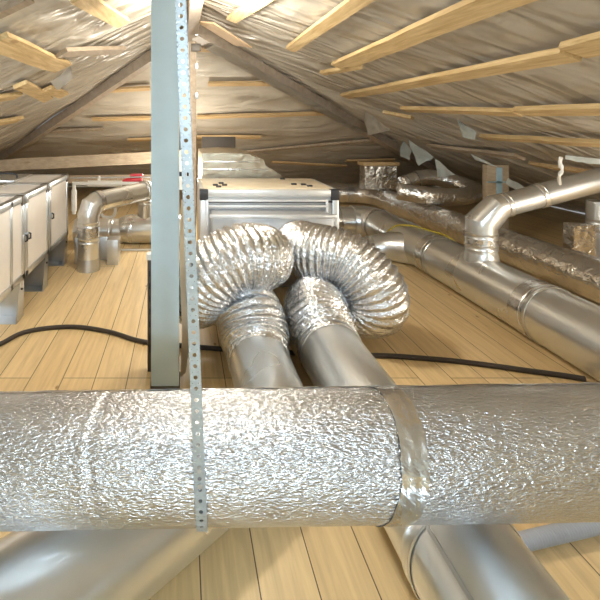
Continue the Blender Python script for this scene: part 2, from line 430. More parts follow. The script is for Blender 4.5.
# ------------------------------------------------------------------ big insulated duct
zl, zr_, Yb, Rb = 0.522, 0.548, 1.25, 0.1585
def zc(x): return zl+(x+0.53)/1.73*(zr_-zl)
def rbig(i, a, p):
    x = p.x
    r = 1+0.009*noise.noise(V((x*1.3, math.cos(a)*1.2, math.sin(a)*1.2)))
    r += 0.0030*noise.noise(V((x*9, math.cos(a)*9, math.sin(a)*9)))
    r += 0.0026*noise.noise(V((x*30, math.cos(a)*16, math.sin(a)*16)))
    dx = x+0.245+0.02*math.sin(a*2)
    r += 0.010*math.exp(-(dx/0.006)**2)-0.012*math.exp(-((dx-0.02)/0.012)**2)
    r -= 0.012*math.exp(-((x-0.06)/0.025)**2)
    return r
t = thing('insulated_duct', 'large foil-insulated duct lying across the whole foreground', 'duct', (0.3, Yb, zc(0.3)-Rb))
N = 760
pts = [V((-1.5+4.3*i/N, Yb, zc(-1.5+4.3*i/N))) for i in range(N+1)]
obj('insulation', tb(pts, Rb, 240, True, rbig), 'bubble', t, None, 180)
def bigtape(u, v):
    a = math.radians(-75+u*215); x = 0.550+0.034*math.sin(a)+0.003*noise.noise(V((a*3, v, 0)))+0.070*v
    r = Rb*(rbig(0, a+math.pi, V((x, 0, 0)))+0.0)+0.0022+0.0012*noise.noise(V((x*60, a*6, 1)))
    return V((x, Yb-math.cos(a)*r, zc(x)+math.sin(a)*r))
obj('tape', grid(bigtape, 120, 14), 'tape', t, 'smooth foil tape band', 180)
bm = bmesh.new()
def seam(u, v):
    x = -1.5+4.3*u; a = math.radians(112)+v*0.10+0.015*noise.noise(V((x*4, 0, 0)))
    r = Rb*1.012+0.003*noise.noise(V((x*14, v*3, 2)))
    return V((x, Yb-math.cos(a)*r, zc(x)+math.sin(a)*r))
obj('seam_tape', grid(seam, 300, 5), 'tape', t, 'lengthwise foil seam tape', 180)

# perforated strap
SW, PITCH, TH = 0.0285, 0.0285, 0.0018
def strap_path():
    # from the roof down to the front of the duct, then wrapped around underneath
    top = V((-0.0275, 1.082, 2.40)); pts = []
    xc = 0.046; z0 = zc(xc)
    touch = V((xc, Yb-Rb-0.004, z0+0.02))
    n = 60
    for i in range(n): pts.append(top.lerp(touch, i/n))
    for i in range(70):
        a = math.radians(180-7+i*2.9)
        # angle measured from +Y; starts at front (-Y) going down
        R_ = Rb+0.004
        ang = math.pi+(i*2.9-7)*math.pi/180
        pts.append(V((xc+0.018*i/45.0, Yb+math.cos(ang)*R_, z0+math.sin(ang)*R_)))
    return pts
sp, L = resample(strap_path(), 0.004)
def strap_at(s):
    f = s/L*(len(sp)-1); i = min(len(sp)-2, int(f)); p = sp[i].lerp(sp[i+1], f-i); d = (sp[i+1]-sp[i]).normalized(); return p, d
def strap_pt(s, w):
    p, d = strap_at(max(0, min(L-1e-5, s))); side = V((1, 0, 0)); side = (side-d*side.dot(d)).normalized(); return p+side*w
bm = bmesh.new()
def cell(s0, s1, w0, w1, r, seg=16):
    cs, cw = (s0+s1)/2, (w0+w1)/2; inner, outer = [], []
    hs, hw = (s1-s0)/2, (w1-w0)/2
    for k in range(seg):
        a = 2*math.pi*(k+0.5)/seg; c, s = math.cos(a), math.sin(a); q = 1/max(abs(c), abs(s))
        # superellipse corner snapping: corners land on the cell corners
        if k in (seg//8-1+0, ): pass
        outer.append(bm.verts.new(strap_pt(cs+hs*c*q, cw+hw*s*q))); inner.append(bm.verts.new(strap_pt(cs+r*c, cw+r*s)))
    for k in range(seg):
        j = (k+1) % seg
        bm.faces.new((outer[k], outer[j], inner[j], inner[k]))
    for sx, sy in ((1, 1), (-1, 1), (-1, -1), (1, -1)):   # fill the corner triangles
        cv = bm.verts.new(strap_pt(cs+hs*sx, cw+hw*sy))
        ks = sorted(range(seg), key=lambda k: (outer[k].co-cv.co).length)[:2]
        try: bm.faces.new((outer[ks[0]], cv, outer[ks[1]]))
        except ValueError: pass
s = 0.004
while s+PITCH < L:
    cell(s, s+0.0165, -SW/2, SW/2, 0.0054, 16)
    cell(s+0.0165, s+PITCH, -SW/2, 0, 0.0013, 8); cell(s+0.0165, s+PITCH, 0, SW/2, 0.0013, 8)
    s += PITCH
bmesh.ops.remove_doubles(bm, verts=bm.verts, dist=0.0002)
bmesh.ops.recalc_face_normals(bm, faces=bm.faces)
bmesh.ops.solidify(bm, geom=bm.faces[:], thickness=TH)
t = thing('perforated_strap', 'white-zinc perforated metal strap hanging from the roof around the insulated duct', 'strap', (0.0, 1.082, 0.4))
obj('band', bm, 'galv_strap', t, None, 30)
p, d = strap_at(2.40-zc(0.046)-0.045)
obj('bolt', tb([p+V((0, 0.003, 0)), p-V((0, 0.007, 0))], 0.0065, 6), 'alu', t)
p = strap_at(2.40-zc(0.046)-0.085)[0]
obj('bolt', tb([p+V((0, 0.003, 0)), p-V((0, 0.007, 0))], 0.0055, 6), 'alu', t)

# ------------------------------------------------------------------ rigid ducts under it
t = thing('ventilation_duct', 'galvanised duct joined to the left flexible loop, turning left under the insulated duct', 'duct', (0.427, 2.2, 0), 'galvanised ducts under the insulated duct')
r1 = 0.165; E1 = V((0.427, 2.42, r1)); C1 = V((0.427, 1.90, r1)); dl = V((-math.sin(math.radians(50)), -math.cos(math.radians(50)), 0)); B1 = C1+dl*2.4
ap = arcpts(E1, C1, B1, 0.22, 4)
obj('pipe_section', tb([E1, ap[0]], r1, 64), 'galv', t)
obj('elbow', elbow(ap, r1+0.002, 64, V((0, 0.01, 0)), dl*0.01), 'galv', t, None, 20)
obj('pipe_section', tb([ap[-1], B1], r1, 64), 'galv', t)
obj('collar', collar(E1-V((0, 0.03, 0)), (0, 1, 0), r1, 0.06), 'galv', t)
obj('collar', collar(ap[-1], dl, r1, 0.05), 'galv', t)
obj('tape', tapeband(E1+V((0, .02, 0)), (0, 1, 0), r1+0.006, 0.05), 'tape', t)
t = thing('ventilation_duct', 'galvanised duct joined to the right flexible loop, running straight forward on the floor', 'duct', (0.851, 1.5, 0), 'galvanised ducts under the insulated duct')
r2 = 0.174; E2 = V((0.851, 2.48, r2))
obj('pipe_section', tb([E2, (0.851, 1.72, r2)], r2, 64), 'galv', t)
obj('pipe_section', tb([(0.851, 1.72, r2), (0.851, 0.1, r2)], r2-0.001, 64), 'galv', t)
obj('collar', collar(E2-V((0, 0.03, 0)), (0, 1, 0), r2, 0.06), 'galv', t)
obj('collar', collar((0.851, 1.30, r2), (0, 1, 0), r2, 0.05), 'galv', t)
obj('tape', tapeband(E2+V((0, .02, 0)), (0, 1, 0), r2+0.006, 0.05), 'tape', t)
bm = bmesh.new(); 
bm = beam(bm, V((0.851-r2*0.72, 0.1, r2+r2*0.70)), V((0.851-r2*0.72, 1.7, r2+r2*0.70)), V((-0.7, 0, 0.7)), 0.012, 0.004, 0.001)
obj('seam', bm, 'galv_dull', t)

# ------------------------------------------------------------------ flexible ducts
def flex(path, r, pitch, name, label, seed, parent_loc, rend=None):
    pts = cat(path, 24); pts, L = resample(pts, pitch/8); n = len(pts)
    R_ = []
    for i in range(n):
        s = i/(n-1)*L; ph = (s/pitch) % 1.0
        k = 0.5-0.5*math.cos(2*math.pi*ph); k = k**0.7
        e = min(1, s/0.08, (L-s)/0.08)
        e = max(0, e)
        e2 = min(1, s/0.14, (L-s)/0.14); e2 = e2*e2*(3-2*e2)
        R_.append((rend+(r-rend)*e2)*(1-0.05*e+0.085*e*k))
    def rf(i, a, p):
        q = V((p.x*9+math.cos(a)*1.6, p.y*9+math.sin(a)*1.6, p.z*9+seed))
        f = 1+0.012*noise.noise(q)+0.008*noise.noise(V((math.cos(a)*8, math.sin(a)*8, i*0.35+seed)))
        f += 0.005*noise.noise(V((math.cos(a)*14, math.sin(a)*14, i*0.5+seed*2)))
        return f
    t = thing(name, label, 'flexible duct', parent_loc, 'crinkled foil flexible ducts')
    obj('hose_body', tb(pts, R_, 150, True, rf), 'flex', t, None, 180)
    return t, pts
PL = [(0.427, 2.40, .168), (.425, 2.50, .22), (.41, 2.62, .31), (.34, 2.84, .33), (.19, 3.00, .30), (.11, 2.90, .32), (.11, 2.72, .42), (.19, 2.62, .57), (.34, 2.62, .66), (.48, 2.70, .64), (.535, 2.92, .58), (.50, 3.12, .53), (.49, 3.32, .52)]
tl, pl_ = flex(PL, 0.198, 0.031, 'flexible_duct', 'left looped foil flexible duct bulging over its collar in front of the unit', 3.0, (0.33, 2.7, 0), 0.172)
PR = [(.851, 2.46, .178), (.845, 2.57, .205), (.84, 2.70, .245), (.90, 2.88, .25), (1.05, 3.02, .225), (1.20, 2.98, .215), (1.275, 2.85, .29), (1.24, 2.83, .42), (1.12, 2.92, .54), (.98, 3.02, .56), (.90, 3.15, .55), (.87, 3.32, .54)]
tr, pr_ = flex(PR, 0.198, 0.032, 'flexible_duct', 'right looped foil flexible duct with wide ribs curling out over the floor', 11.0, (1.1, 2.8, 0), 0.178)
obj('clamp', collar(V((0.427, 2.405, .17)), (0, 1, 0), 0.172, 0.02, 0.004), 'alu', tl)
obj('clamp', collar(V((0.851, 2.465, .180)), (0, 1, 0), 0.180, 0.02, 0.004), 'alu', tr)

# ------------------------------------------------------------------ central air handling unit
UX0, UX1, UY0, UY1, UZ0, UZ1 = 0.15, 1.30, 3.56, 4.06, 0.12, 0.92
UY1 = 4.28
t = thing('air_handling_unit', 'grey air handling unit with cream top standing behind the flexible duct loops', 'air handling unit', (0.7, 3.9, 0))
f = 0.055
bm = bmesh.new()
for y in (UY0, UY1-f):
    for z in (UZ0, UZ1-f): box(bm, (UX0, y, z), (UX1, y+f, z+f), 0.004)
    for x in (UX0, UX1-f): box(bm, (x, y, UZ0), (x+f, y+f, UZ1), 0.004)
for x in (UX0, UX1-f):
    for z in (UZ0, UZ1-f): box(bm, (x, UY0, z), (x+f, UY1, z+f), 0.004)
obj('frame', bm, 'alu_bright', t)
obj('top_panel', bx((UX0+f*0.6, UY0+f*0.8, UZ1-0.02), (UX1-f*0.6, UY1-f, UZ1+0.006), 0.003), 'cream', t, 'cream top panel')
obj('front_panel', bx((UX0+f, UY0+0.01, UZ0+f), (UX1-f, UY0+0.03, UZ1-f)), 'panel_grey', t)
obj('side_panel', bx((UX1-0.03, UY0+f, UZ0+f), (UX1-0.008, UY1-f, UZ1-f)), 'panel', t)
obj('side_panel', bx((UX0+0.008, UY0+f, UZ0+f), (UX0+0.03, UY1-f, UZ1-f)), 'panel', t)
obj('back_panel', bx((UX0+f, UY1-0.03, UZ0+f), (UX1-f, UY1-0.01, UZ1-f)), 'panel', t)
for x in (UX0-0.003, UX1-f-0.012):
    obj('corner_block', bx((x, UY0-0.004, UZ1-0.085), (x+f+0.015, UY0+0.06, UZ1+0.003), 0.004), 'black', t, 'black corner block')
obj('gasket', bx((UX0+f, UY0-0.004, UZ1-0.105), (UX1-f, UY0+0.012, UZ1-0.088)), 'black', t)
for x, y in ((0.33, 3.86), (0.27, 3.75), (0.35, 3.75), (0.29, 3.66), (0.97, 3.80), (1.05, 3.78), (1.08, 3.70), (0.95, 4.15)):
    obj('clip', bx((x, y, UZ1+0.004), (x+0.045, y+0.03, UZ1+0.02), 0.004), 'black', t)
for x in (UX0+0.03, UX1-0.13):
    for y in (UY0+0.03, UY1-0.13): obj('foot', bx((x, y, 0), (x+0.10, y+0.10, UZ0), 0.004), 'dark', t)
# plenum on the front
obj('plenum', bx((0.235, 3.34, 0.20), (1.18, 3.56, 0.755), 0.006), 'panel_grey', t)
bm = bmesh.new()
for z in (0.78, 0.825): box(bm, (0.21, 3.535, z), (1.20, 3.556, z+0.018), 0.003)
for x in (0.20, 1.185): box(bm, (x, 3.535, 0.20), (x+0.018, 3.556, 0.84), 0.003)
obj('flange', bm, 'alu_bright', t)
obj('plenum_lip', bx((0.215, 3.325, 0.735), (1.20, 3.36, 0.765), 0.005), 'alu_bright', t)
for c, r in (((.49, 3.32, .52), 0.172), ((.87, 3.32, .54), 0.17)):
    obj('spigot', tb([(c[0], 3.26, c[2]), (c[0], 3.345, c[2])], r, 48), 'galv', t)

# foil wrapped box duct behind
def prism(prof, y0, y1, nseg=14, amp=0.006):
    bm = bmesh.new(); rings = []
    for i in range(nseg+1):
        y = y0+(y1-y0)*i/nseg
        rings.append([bm.verts.new(V((x+amp*noise.noise(V((x*9, y*9, z*9))), y+amp*noise.noise(V((z*7, x*9, y))), z+amp*2*noise.noise(V((y*8, x*8, 1)))))) for x, z in prof])
    k = len(prof)
    for a, b in zip(rings, rings[1:]):
        for j in range(k): bm.faces.new((a[j], a[(j+1) % k], b[(j+1) % k], b[j]))
    bm.faces.new(rings[0]); bm.faces.new(rings[-1][::-1]); return bm
t = thing('foil_wrapped_box', 'golden grey foil wrapped box duct with stepped right side behind the grey unit', 'duct', (0.6, 4.9, 0))
prof = [(0.20, 0.30), (0.20, 0.80), (0.205, 1.15), (0.45, 1.158), (0.70, 1.15), (0.72, 1.13), (0.84, 1.09), (0.86, 1.03), (1.02, 0.93), (1.04, 0.80), (1.04, 0.30)]
obj('wrap', prism(prof, 4.42, 5.38), foilm('dull_foil', (0.50, 0.44, 0.34), 0.34, 12, 0.3, dist=0.01, big=0.3), t, None, 50)  # golden tone is in the foil's base colour
obj('tape', bx((0.20, 4.405, 0.985), (0.88, 4.425, 1.0), 0.003), 'tape', t)
obj('tape', bx((0.20, 4.405, 1.065), (0.80, 4.425, 1.078), 0.003), 'tape', t)
for x in (0.26, 0.92): obj('foot', bx((x, 4.6, 0), (x+0.06, 5.3, 0.296)), 'dark', t)
single('dark_panel', bx((0.26, 5.62, 0.0), (0.70, 5.66, 1.28), 0.003), 'dark', 'dark upright panel just behind the foil wrapped box', 'panel')

# ------------------------------------------------------------------ left row of cabinets
CX = -1.205; CD = 0.80; CZ0, CZ1 = 0.285, 0.925; pf = 0.052
def cabinet(y0, y1, label, posts=(), latches=()):
    t = thing('air_handling_cabinet', label, 'air handling unit', (CX-CD/2, (y0+y1)/2, 0), 'silver framed cabinets in a row on the left')
    bm = bmesh.new(); xb = CX-CD
    for x in (CX-pf, xb):
        for z in (CZ0, CZ1-pf): box(bm, (x, y0, z), (x+pf, y1, z+pf), 0.006)
        for y in (y0, y1-pf): box(bm, (x, y, CZ0), (x+pf, y+pf, CZ1), 0.006)
    for y in (y0, y1-pf):
        for z in (CZ0, CZ1-pf): box(bm, (xb, y, z), (CX, y+pf, z+pf), 0.006)
    for y in posts: box(bm, (CX-pf, y, CZ0), (CX, y+pf*0.8, CZ1), 0.006)
    obj('frame', bm, 'alu', t)
    ys = [y0]+list(posts)+[y1-pf]
    for a, b in zip(ys, ys[1:]):
        obj('side_panel', bx((CX-0.03, a+pf*0.8, CZ0+pf), (CX-0.008, b, CZ1-pf)), 'panel', t)
    obj('top_panel', bx((xb+pf, y0+pf, CZ1-0.022), (CX-pf, y1-pf, CZ1-0.004)), 'panel', t)
    obj('top_panel', bx((xb+pf+0.02, y0+pf+0.02, CZ1-0.006), (CX-pf-0.3, y1-pf-0.02, CZ1+0.014), 0.004), 'alu', t)
    obj('end_panel', bx((xb+pf, y1-0.03, CZ0+pf), (CX-pf, y1-0.01, CZ1-pf)), 'panel', t)
    obj('end_panel', bx((xb+pf, y0+0.01, CZ0+pf), (CX-pf, y0+0.03, CZ1-pf)), 'panel', t)
    for y in (y0-0.002, y1-pf-0.01):
        obj('corner_block', bx((CX-pf-0.01, y, CZ1-pf-0.022), (CX+0.004, y+pf+0.012, CZ1+0.004), 0.008), 'dark' if y == y1-pf-0.01 else 'alu', t)
    for y, z in latches:
        la = obj('latch', bx((CX-0.004, y-0.02, z-0.03), (CX+0.010, y+0.02, z+0.03), 0.005), 'alu', t)
        obj('latch_handle', tb([(CX+0.010, y, z+0.026), (CX+0.028, y, z+0.018), (CX+0.028, y, z-0.018), (CX+0.010, y, z-0.026)], 0.006, 10), 'black', la)
    for y in (y1-0.085,):
        # galvanised trapezoid foot: front plate with sloping edge and open channel behind
        bm = bmesh.new()
        pr = [(y-0.06, 0.0), (y+0.085, 0.0), (y+0.10, CZ0), (y+0.02, CZ0), (y-0.01, 0.21)]
        for xa in (CX-0.012, xb+0.012):
            va = [bm.verts.new((xa, q[0], q[1])) for q in pr]; vb = [bm.verts.new((xa-0.004, q[0], q[1])) for q in pr]
            bm.faces.new(va); bm.faces.new(vb[::-1])
            for i in range(5): bm.faces.new((va[i], va[(i+1) % 5], vb[(i+1) % 5], vb[i]))
        box(bm, (xb+0.012, y+0.07, 0), (CX-0.012, y+0.074, CZ0)); box(bm, (xb+0.012, y-0.06, 0), (CX-0.012, y+0.075, 0.004))
        obj('foot', bm, 'alu', t)
        obj('bolt', tb([(CX-0.012, y+0.045, 0.22), (CX-0.003, y+0.045, 0.22)], 0.009, 6), 'black', t)
    return t
cabinet(3.92, 4.56, 'farthest silver framed cabinet of the left row, nearest the vertical pipe', latches=((3.945, 0.62),))
cabinet(3.32, 3.90, 'middle silver framed cabinet of the left row, between the nearest and the farthest', latches=((3.345, 0.60),))
cabinet(1.9, 3.30, 'nearest silver framed cabinet of the left row, cut by the frame edge', posts=(3.03,), latches=((3.275, 0.60),))
# small cable loop on top of the cabinets
single('wire_handle', tb(cat([V((-1.86, 4.1, 0.941)), V((-1.85, 4.1, 0.975)), V((-1.80, 4.12, 0.985)), V((-1.66, 4.15, 0.985)), V((-1.60, 4.15, 0.972)), V((-1.59, 4.15, 0.941))], 6), 0.009, 10), 'black',
       'small black wire handle on top of the farthest left cabinet', 'handle')

# ------------------------------------------------------------------ pipework at the back left
t = thing('ventilation_duct', 'galvanised duct rising from a floor boot and bending right, beside the left cabinets', 'duct', (-0.94, 4.3, 0))
r = 0.106; S = V((-0.94, 4.32, 0.03)); C = V((-0.94, 4.32, 0.66)); E = P(144, 191, 4.95)
ap = arcpts(S, C, E, 0.12, 2)
obj('pipe_section', tb([S, ap[0]], r, 48), 'galv', t)
obj('elbow', elbow(ap, r+0.002, 48, (S-C).normalized()*0.02, (E-C).normalized()*0.02), 'galv', t, None, 20)
obj('pipe_section', tb([ap[-1], E], r*0.98, 48), 'galv', t)
obj('end_ring', collar(E, E-ap[-1], r, 0.05, 0.012), 'galv', t)
for z in (0.30, 0.46): obj('collar', collar((S.x, S.y, z), (0, 0, 1), r, 0.05), 'galv', t)
obj('tape', tapeband((S.x, S.y, 0.38), (0, 0, 1), r, 0.10), 'tape', t)
obj('tape', tapeband(ap[-1], E-ap[-1], r, 0.06), 'tape', t)
obj('boot', tb([(S.x, S.y, 0.0), (S.x, S.y, 0.06), (S.x, S.y, 0.12)], [r+0.010, r+0.009, r+0.003], 48), 'galv_dull', t)
D = V((-0.43, 5.18, 0.35)); Em = E+(E-ap[-1]).normalized()*0.02
t = thing('floor_register_box', 'open galvanised box behind the foot of the vertical left duct', 'box', (-0.9, 4.5, 0))
bm = bmesh.new()
box(bm, (-1.12, 4.47, 0), (-1.08, 4.66, 0.27), 0.003); box(bm, (-0.78, 4.44, 0), (-0.66, 4.62, 0.26), 0.004); box(bm, (-1.12, 4.60, 0), (-0.70, 4.625, 0.25), 0.003)
obj('shell', bm, 'galv_dull', t)
t = thing('ventilation_duct', 'low horizontal galvanised duct on the floor left of the column with a short riser', 'duct', (-0.6, 5.25, 0))
obj('pipe_section', tb([(-1.3, 5.25, .15), (-0.72, 5.25, .15)], 0.145, 48), 'galv', t)
obj('reducer', tb([(-0.74, 5.25, .16), (-0.66, 5.25, .172), (-0.2, 5.25, .172), (0.1, 5.25, .172)], [0.147, 0.170, 0.172, 0.172], 48), 'galv', t)
obj('collar', collar((-0.86, 5.25, .15), (1, 0, 0), 0.145), 'galv', t)
obj('tape', tapeband((-0.62, 5.25, .172), (1, 0, 0), 0.170, 0.04), 'tape', t)
obj('riser', tb([(-0.45, 5.25, 0.30), (-0.45, 5.25, 0.60), (-0.445, 5.16, 0.69), (-0.44, 5.02, 0.69)], 0.092, 40), 'galv', t)
obj('collar', collar((-0.45, 5.25, 0.50), (0, 0, 1), 0.095), 'galv', t)
# PVC pipes with valves
t = thing('water_pipe', 'white plastic water pipe with fittings running behind the bent left duct', 'pipe', P(95, 200, 5.0))
zp = P(0, 183.5, 5.0).z
a = P(74, 183.5, 5.0); b = P(150, 183.5, 5.0); c = P(74, 214, 5.0)
obj('pipe', tb([c, a, b], 0.021, 16), 'pvc', t)
obj('coupling', tb([P(88, 183.5, 5.0), P(122, 183.5, 5.0)], 0.034, 20), 'pvc', t)
obj('coupling', tb([P(74, 190, 5.0), P(74, 211, 5.0)], 0.032, 20), 'pvc', t)
obj('valve_stem', tb([P(99, 183, 5.0), P(99, 176, 5.0)], [0.02, 0.014], 12), 'pvc', t)
obj('lower_loop', tb(cat([P(101, 214, 5.0), P(104, 217, 5.0), P(112, 217, 5.0), P(115, 213, 5.0), P(115, 206, 5.0)], 5), 0.020, 14), 'pvc', t)
obj('grey_rod', tb([P(70, 178, 5.1), P(150, 177, 5.1)], 0.010, 10), 'alu', t)
t = thing('shutoff_valve', 'red shut-off valve on the white pipe left of the column', 'valve', P(133, 182, 5.12))
ctr = P(133, 183, 4.95)
obj('valve_body', tb([P(123, 181.5, 5.12), P(127, 181, 5.12), P(138, 180, 5.12), P(142, 179.5, 5.12)], [0.022, 0.034, 0.034, 0.022], 16), 'red', t)
obj('handle', bx(P(130, 177, 5.10), P(143, 173.5, 5.14), 0.006), 'red', t)
bm = bmesh.new()
obj('stem', tb([P(135, 180, 5.12), P(136, 176, 5.12)], 0.012, 10), 'alu', t)
# metal threshold strip
single('floor_strip', bx((PF(113, 251).x, 4.92, 0.0), (PF(151, 251).x, 4.95, 0.02), 0.003), 'alu_bright', 'thin bright metal strip on the floor in front of the low left duct', 'strip')

# ------------------------------------------------------------------ right ducts
rA = 0.195; xA = 2.45; yA = 5.45
t = thing('ventilation_duct', 'long bare galvanised duct on the right floor carrying the upright branch pipe', 'duct', (xA, 3.5, 0))
S = V((1.12, yA+0.12, rA)); C = V((xA, yA+0.12, rA)); E = V((xA, 0.4, rA))
ap = arcpts(S, C, E, 0.24, 3)
obj('pipe_section', tb([S, ap[0]], 0.182, 56), 'galv', t)
obj('elbow', elbow(ap, rA+0.001, 56, V((-0.01, 0, 0)), V((0, -0.01, 0))), 'galv', t, None, 20)
for i, (y0, y1) in enumerate(((ap[-1].y, 4.05), (4.05, 2.86), (2.86, 0.4))):
    obj('pipe_section', tb([(xA, y0, rA), (xA, y1, rA)], rA-0.0015*(i % 2), 72), 'galv', t)
for y in (4.05, 2.86):
    obj('collar', collar((xA, y, rA), (0, 1, 0), rA, 0.06), 'galv', t)
    obj('tape', tapeband((xA, y+0.06, rA), (0, 1, 0), rA, 0.12), 'tape', t)
obj('tape', tapeband((1.98, yA+0.12, rA), (1, 0, 0), 0.184, 0.09), 'tape', t)
obj('tape', tapeband((xA, ap[-1].y, rA), (0, 1, 0), rA, 0.06), 'tape', t)
# lateral branch
obj('branch', tb([(1.2, 4.62, .125), (1.98, 4.62, .125), (2.05, 4.62, .13), (2.22, 4.60, .15), (2.40, 4.45, .17)], [.118, .118, .125, .150, .165], 48), 'galv', t)
obj('collar', collar((2.02, 4.62, .127), (1, 0, 0), 0.124, 0.04), 'galv', t)
obj('tape', tapeband((1.84, 4.62, .125), (1, 0, 0), 0.118, 0.12), 'tape', t)
# saddle + riser with elbow
yr = 3.52; rr = 0.112
obj('riser', tb([(xA, yr, rA+0.12), (xA, yr, 0.64)], rr, 48), 'galv', t)
obj('saddle', tb([(xA, yr, rA+0.10), (xA, yr, rA+0.20), (xA, yr, rA+0.225)], [rr+0.016, rr+0.008, rr+0.002], 48), 'galv', t)
for z in (0.47, 0.56): obj('collar', collar((xA, yr, z), (0, 0, 1), rr, 0.045), 'galv', t)
obj('tape', tapeband((xA, yr, 0.515), (0, 0, 1), rr, 0.06), 'tape', t)
e1 = V((xA, yr, 0.63)); e2 = P(497, 207, 3.50); e3 = P(640, 169, 3.42)
obj('elbow', tb([e1, e1+V((0, 0, 0.03)), e2, e2+(e3-e2)*0.04], [rr+0.002, rr+0.002, 0.104, 0.096], 48), 'galv', t, None, 20)
obj('branch_pipe', tb([e2+(e3-e2)*0.02, e3], 0.092, 48), 'galv_dull', t)
for k in (0.06, 0.30): obj('collar', collar(e2+(e3-e2)*k, e3-e2, 0.093, 0.04), 'galv', t)

rB = 0.172; xB = 3.45
t = thing('wrapped_duct', 'long foil-wrapped duct on the floor behind the bare right duct', 'duct', (xB, 5, 0))
S = V((2.2, 7.62, 0.22)); C = V((xB-0.12, 7.62, 0.20)); E = V((xB, 0.6, rB+0.005))
ap = arcpts(S, C, E, 0.35, 5)
pts, _ = resample([S]+ap+[E], 0.04)
wr = lambda i, a, p: 1+0.035*noise.noise(V((p.y*2.2, math.cos(a)*1.5, math.sin(a)*1.5)))+0.022*noise.noise(V((p.y*8, math.cos(a)*5, math.sin(a)*5)))
obj('wrapping', tb(pts, rB*0.975, 64, True, wr), 'foil', t, None, 180)
obj('tape', tapeband((2.95, 7.62, 0.21), (1, 0, 0), rB, 0.10, off=0.003), 'tape', t)
n = 30
obj('grey_patch', tb([V((xB, 2.95+0.85*i/n, rB+0.003)) for i in range(n+1)], rB*1.012, 64, False, wr), plain('grey_wrap', (0.42, 0.39, 0.36), 0.45, 0.3, 0.1, 0.5, 20), t, 'dull grey wrapped patch')
obj('tape', tapeband((xB, 2.92, rB), (0, 1, 0), rB*1.02, 0.08), 'tape', t)
# second wrapped duct ending near the far right
t = thing('wrapped_duct', 'crumpled silver U-shaped duct under the hanging film scraps, far right', 'duct', (4.2, 6.8, 0))
pts, _ = resample(cat([P(402, 184, 6.6), P(425, 177, 6.6), P(450, 181, 6.5), P(468, 187, 6.3), P(474, 193, 6.0), P(458, 197, 5.75), P(425, 195, 5.7), P(398, 191, 5.8)], 10), 0.03)
obj('wrapping', tb(pts, 0.115, 48, True, lambda i, a, p: wr(i, a, p*2)+0.03*noise.noise(V((p.x*12, p.y*12, a)))), 'foil', t, None, 180)
for k in (4, 9): obj('tape', tapeband(pts[k], pts[k+1]-pts[k], 0.12, 0.07), 'tape', t)
# tape around far box
t = thing('foil_box', 'small foil covered box with a wooden lid at the far back right', 'box', P(378, 186, 7.1))
a = P(362, 186, 7.1); b = P(394, 164, 7.1)
obj('wrap', prism([(a.x, 0.37), (a.x, b.z-0.03), (b.x, b.z-0.03), (b.x, 0.37)], 7.0, 7.2, 4, 0.008), 'foil', t)
obj('lid', bx((a.x-0.03, 6.98, b.z-0.02), (b.x+0.03, 7.22, b.z+0.04), 0.004), 'pinex', t)
# small box and pipe at right edge
t = thing('duct_boot', 'small foil box with an upright pipe at the right frame edge', 'duct', (3.95, 4.2, 0))
bm = prism([(3.76, 0.0), (3.76, 0.48), (3.96, 0.49), (3.96, 0.0)], 4.12, 4.24, 6, 0.02)
obj('box', bm, 'foil', t)
obj('pipe_section', tb([(4.13, 4.25, 0.0), (4.13, 4.25, 0.70)], 0.105, 40), 'galv', t)
obj('collar', collar((4.13, 4.25, 0.50), (0, 0, 1), 0.105), 'galv', t)
obj('tape', tapeband((4.13, 4.25, 0.42), (0, 0, 1), 0.105, 0.05), 'tape', t)
# board upright by T
t = thing('wooden_block', 'upright brown timber block with pale blue tape behind the bent branch pipe', 'block', (3.75, 5.15, 0))
a = P(487, 195, 5.15); b = P(509, 165, 5.15)
obj('block', bx((a.x, 5.15, 0), (b.x, 5.23, b.z), 0.004), 'brown', t)
obj('tape', bx((a.x+0.11, 5.142, 0.60), (a.x+0.18, 5.151, b.z-0.03), 0.001), 'blue', t, 'pale blue tape strip')
obj('tape', bx((a.x-0.002, 5.142, 0.75), (b.x+0.002, 5.151, 0.765), 0.001), 'blue', t)

# ------------------------------------------------------------------ cables and hoses
cp = [PF(-30, 356, .014), PF(0, 344, .014), PF(22, 333, .014), PF(48, 328, .014), PF(78, 327, .014), PF(110, 332, .014), PF(140, 341, .014), PF(175, 345, .014), PF(210, 348, .014),
      PF(250, 351, .014), PF(300, 353, .014), PF(350, 355, .014), PF(392, 356, .014), PF(420, 358, .014), PF(455, 361, .014), PF(495, 366, .014), PF(530, 371, .014), PF(560, 375, .014), PF(585, 379, .014)]
single('power_cable', tb(cat(cp, 8), 0.015, 12), 'cable', 'black cable lying across the whole floor, behind the column and under the flexible ducts', 'cable')
pts, L_ = resample(cat([PF(505, 547, .032), PF(530, 540, .032), PF(560, 533, .032), PF(600, 524, .032), PF(660, 512, .032)], 10), 0.0016)
single('corrugated_hose', tb(pts, [0.0235+0.0035*math.sin(i*0.85) for i in range(len(pts))], 20), 'hose', 'grey corrugated hose on the floorboards at the lower right', 'hose')
def onA(y, deg): a = math.radians(deg); return V((xA-math.cos(a)*(rA+0.006), y, rA+math.sin(a)*(rA+0.006)))
yc = cat([V((1.6, 5.0, 0.01)), V((1.95, 4.95, 0.01)), V((2.1, 4.86, 0.05)), onA(4.78, 10), onA(4.72, 30), onA(4.66, 55), onA(4.5, 80), onA(4.3, 100), onA(4.05, 125), V((2.75, 3.9, 0.06)), V((2.8, 3.6, 0.012)), V((2.85, 3.2, 0.012))], 8)
single('yellow_wire', tb(yc, 0.0055, 10), 'yellow', 'thin yellow wire looped over the bare right duct', 'wire')

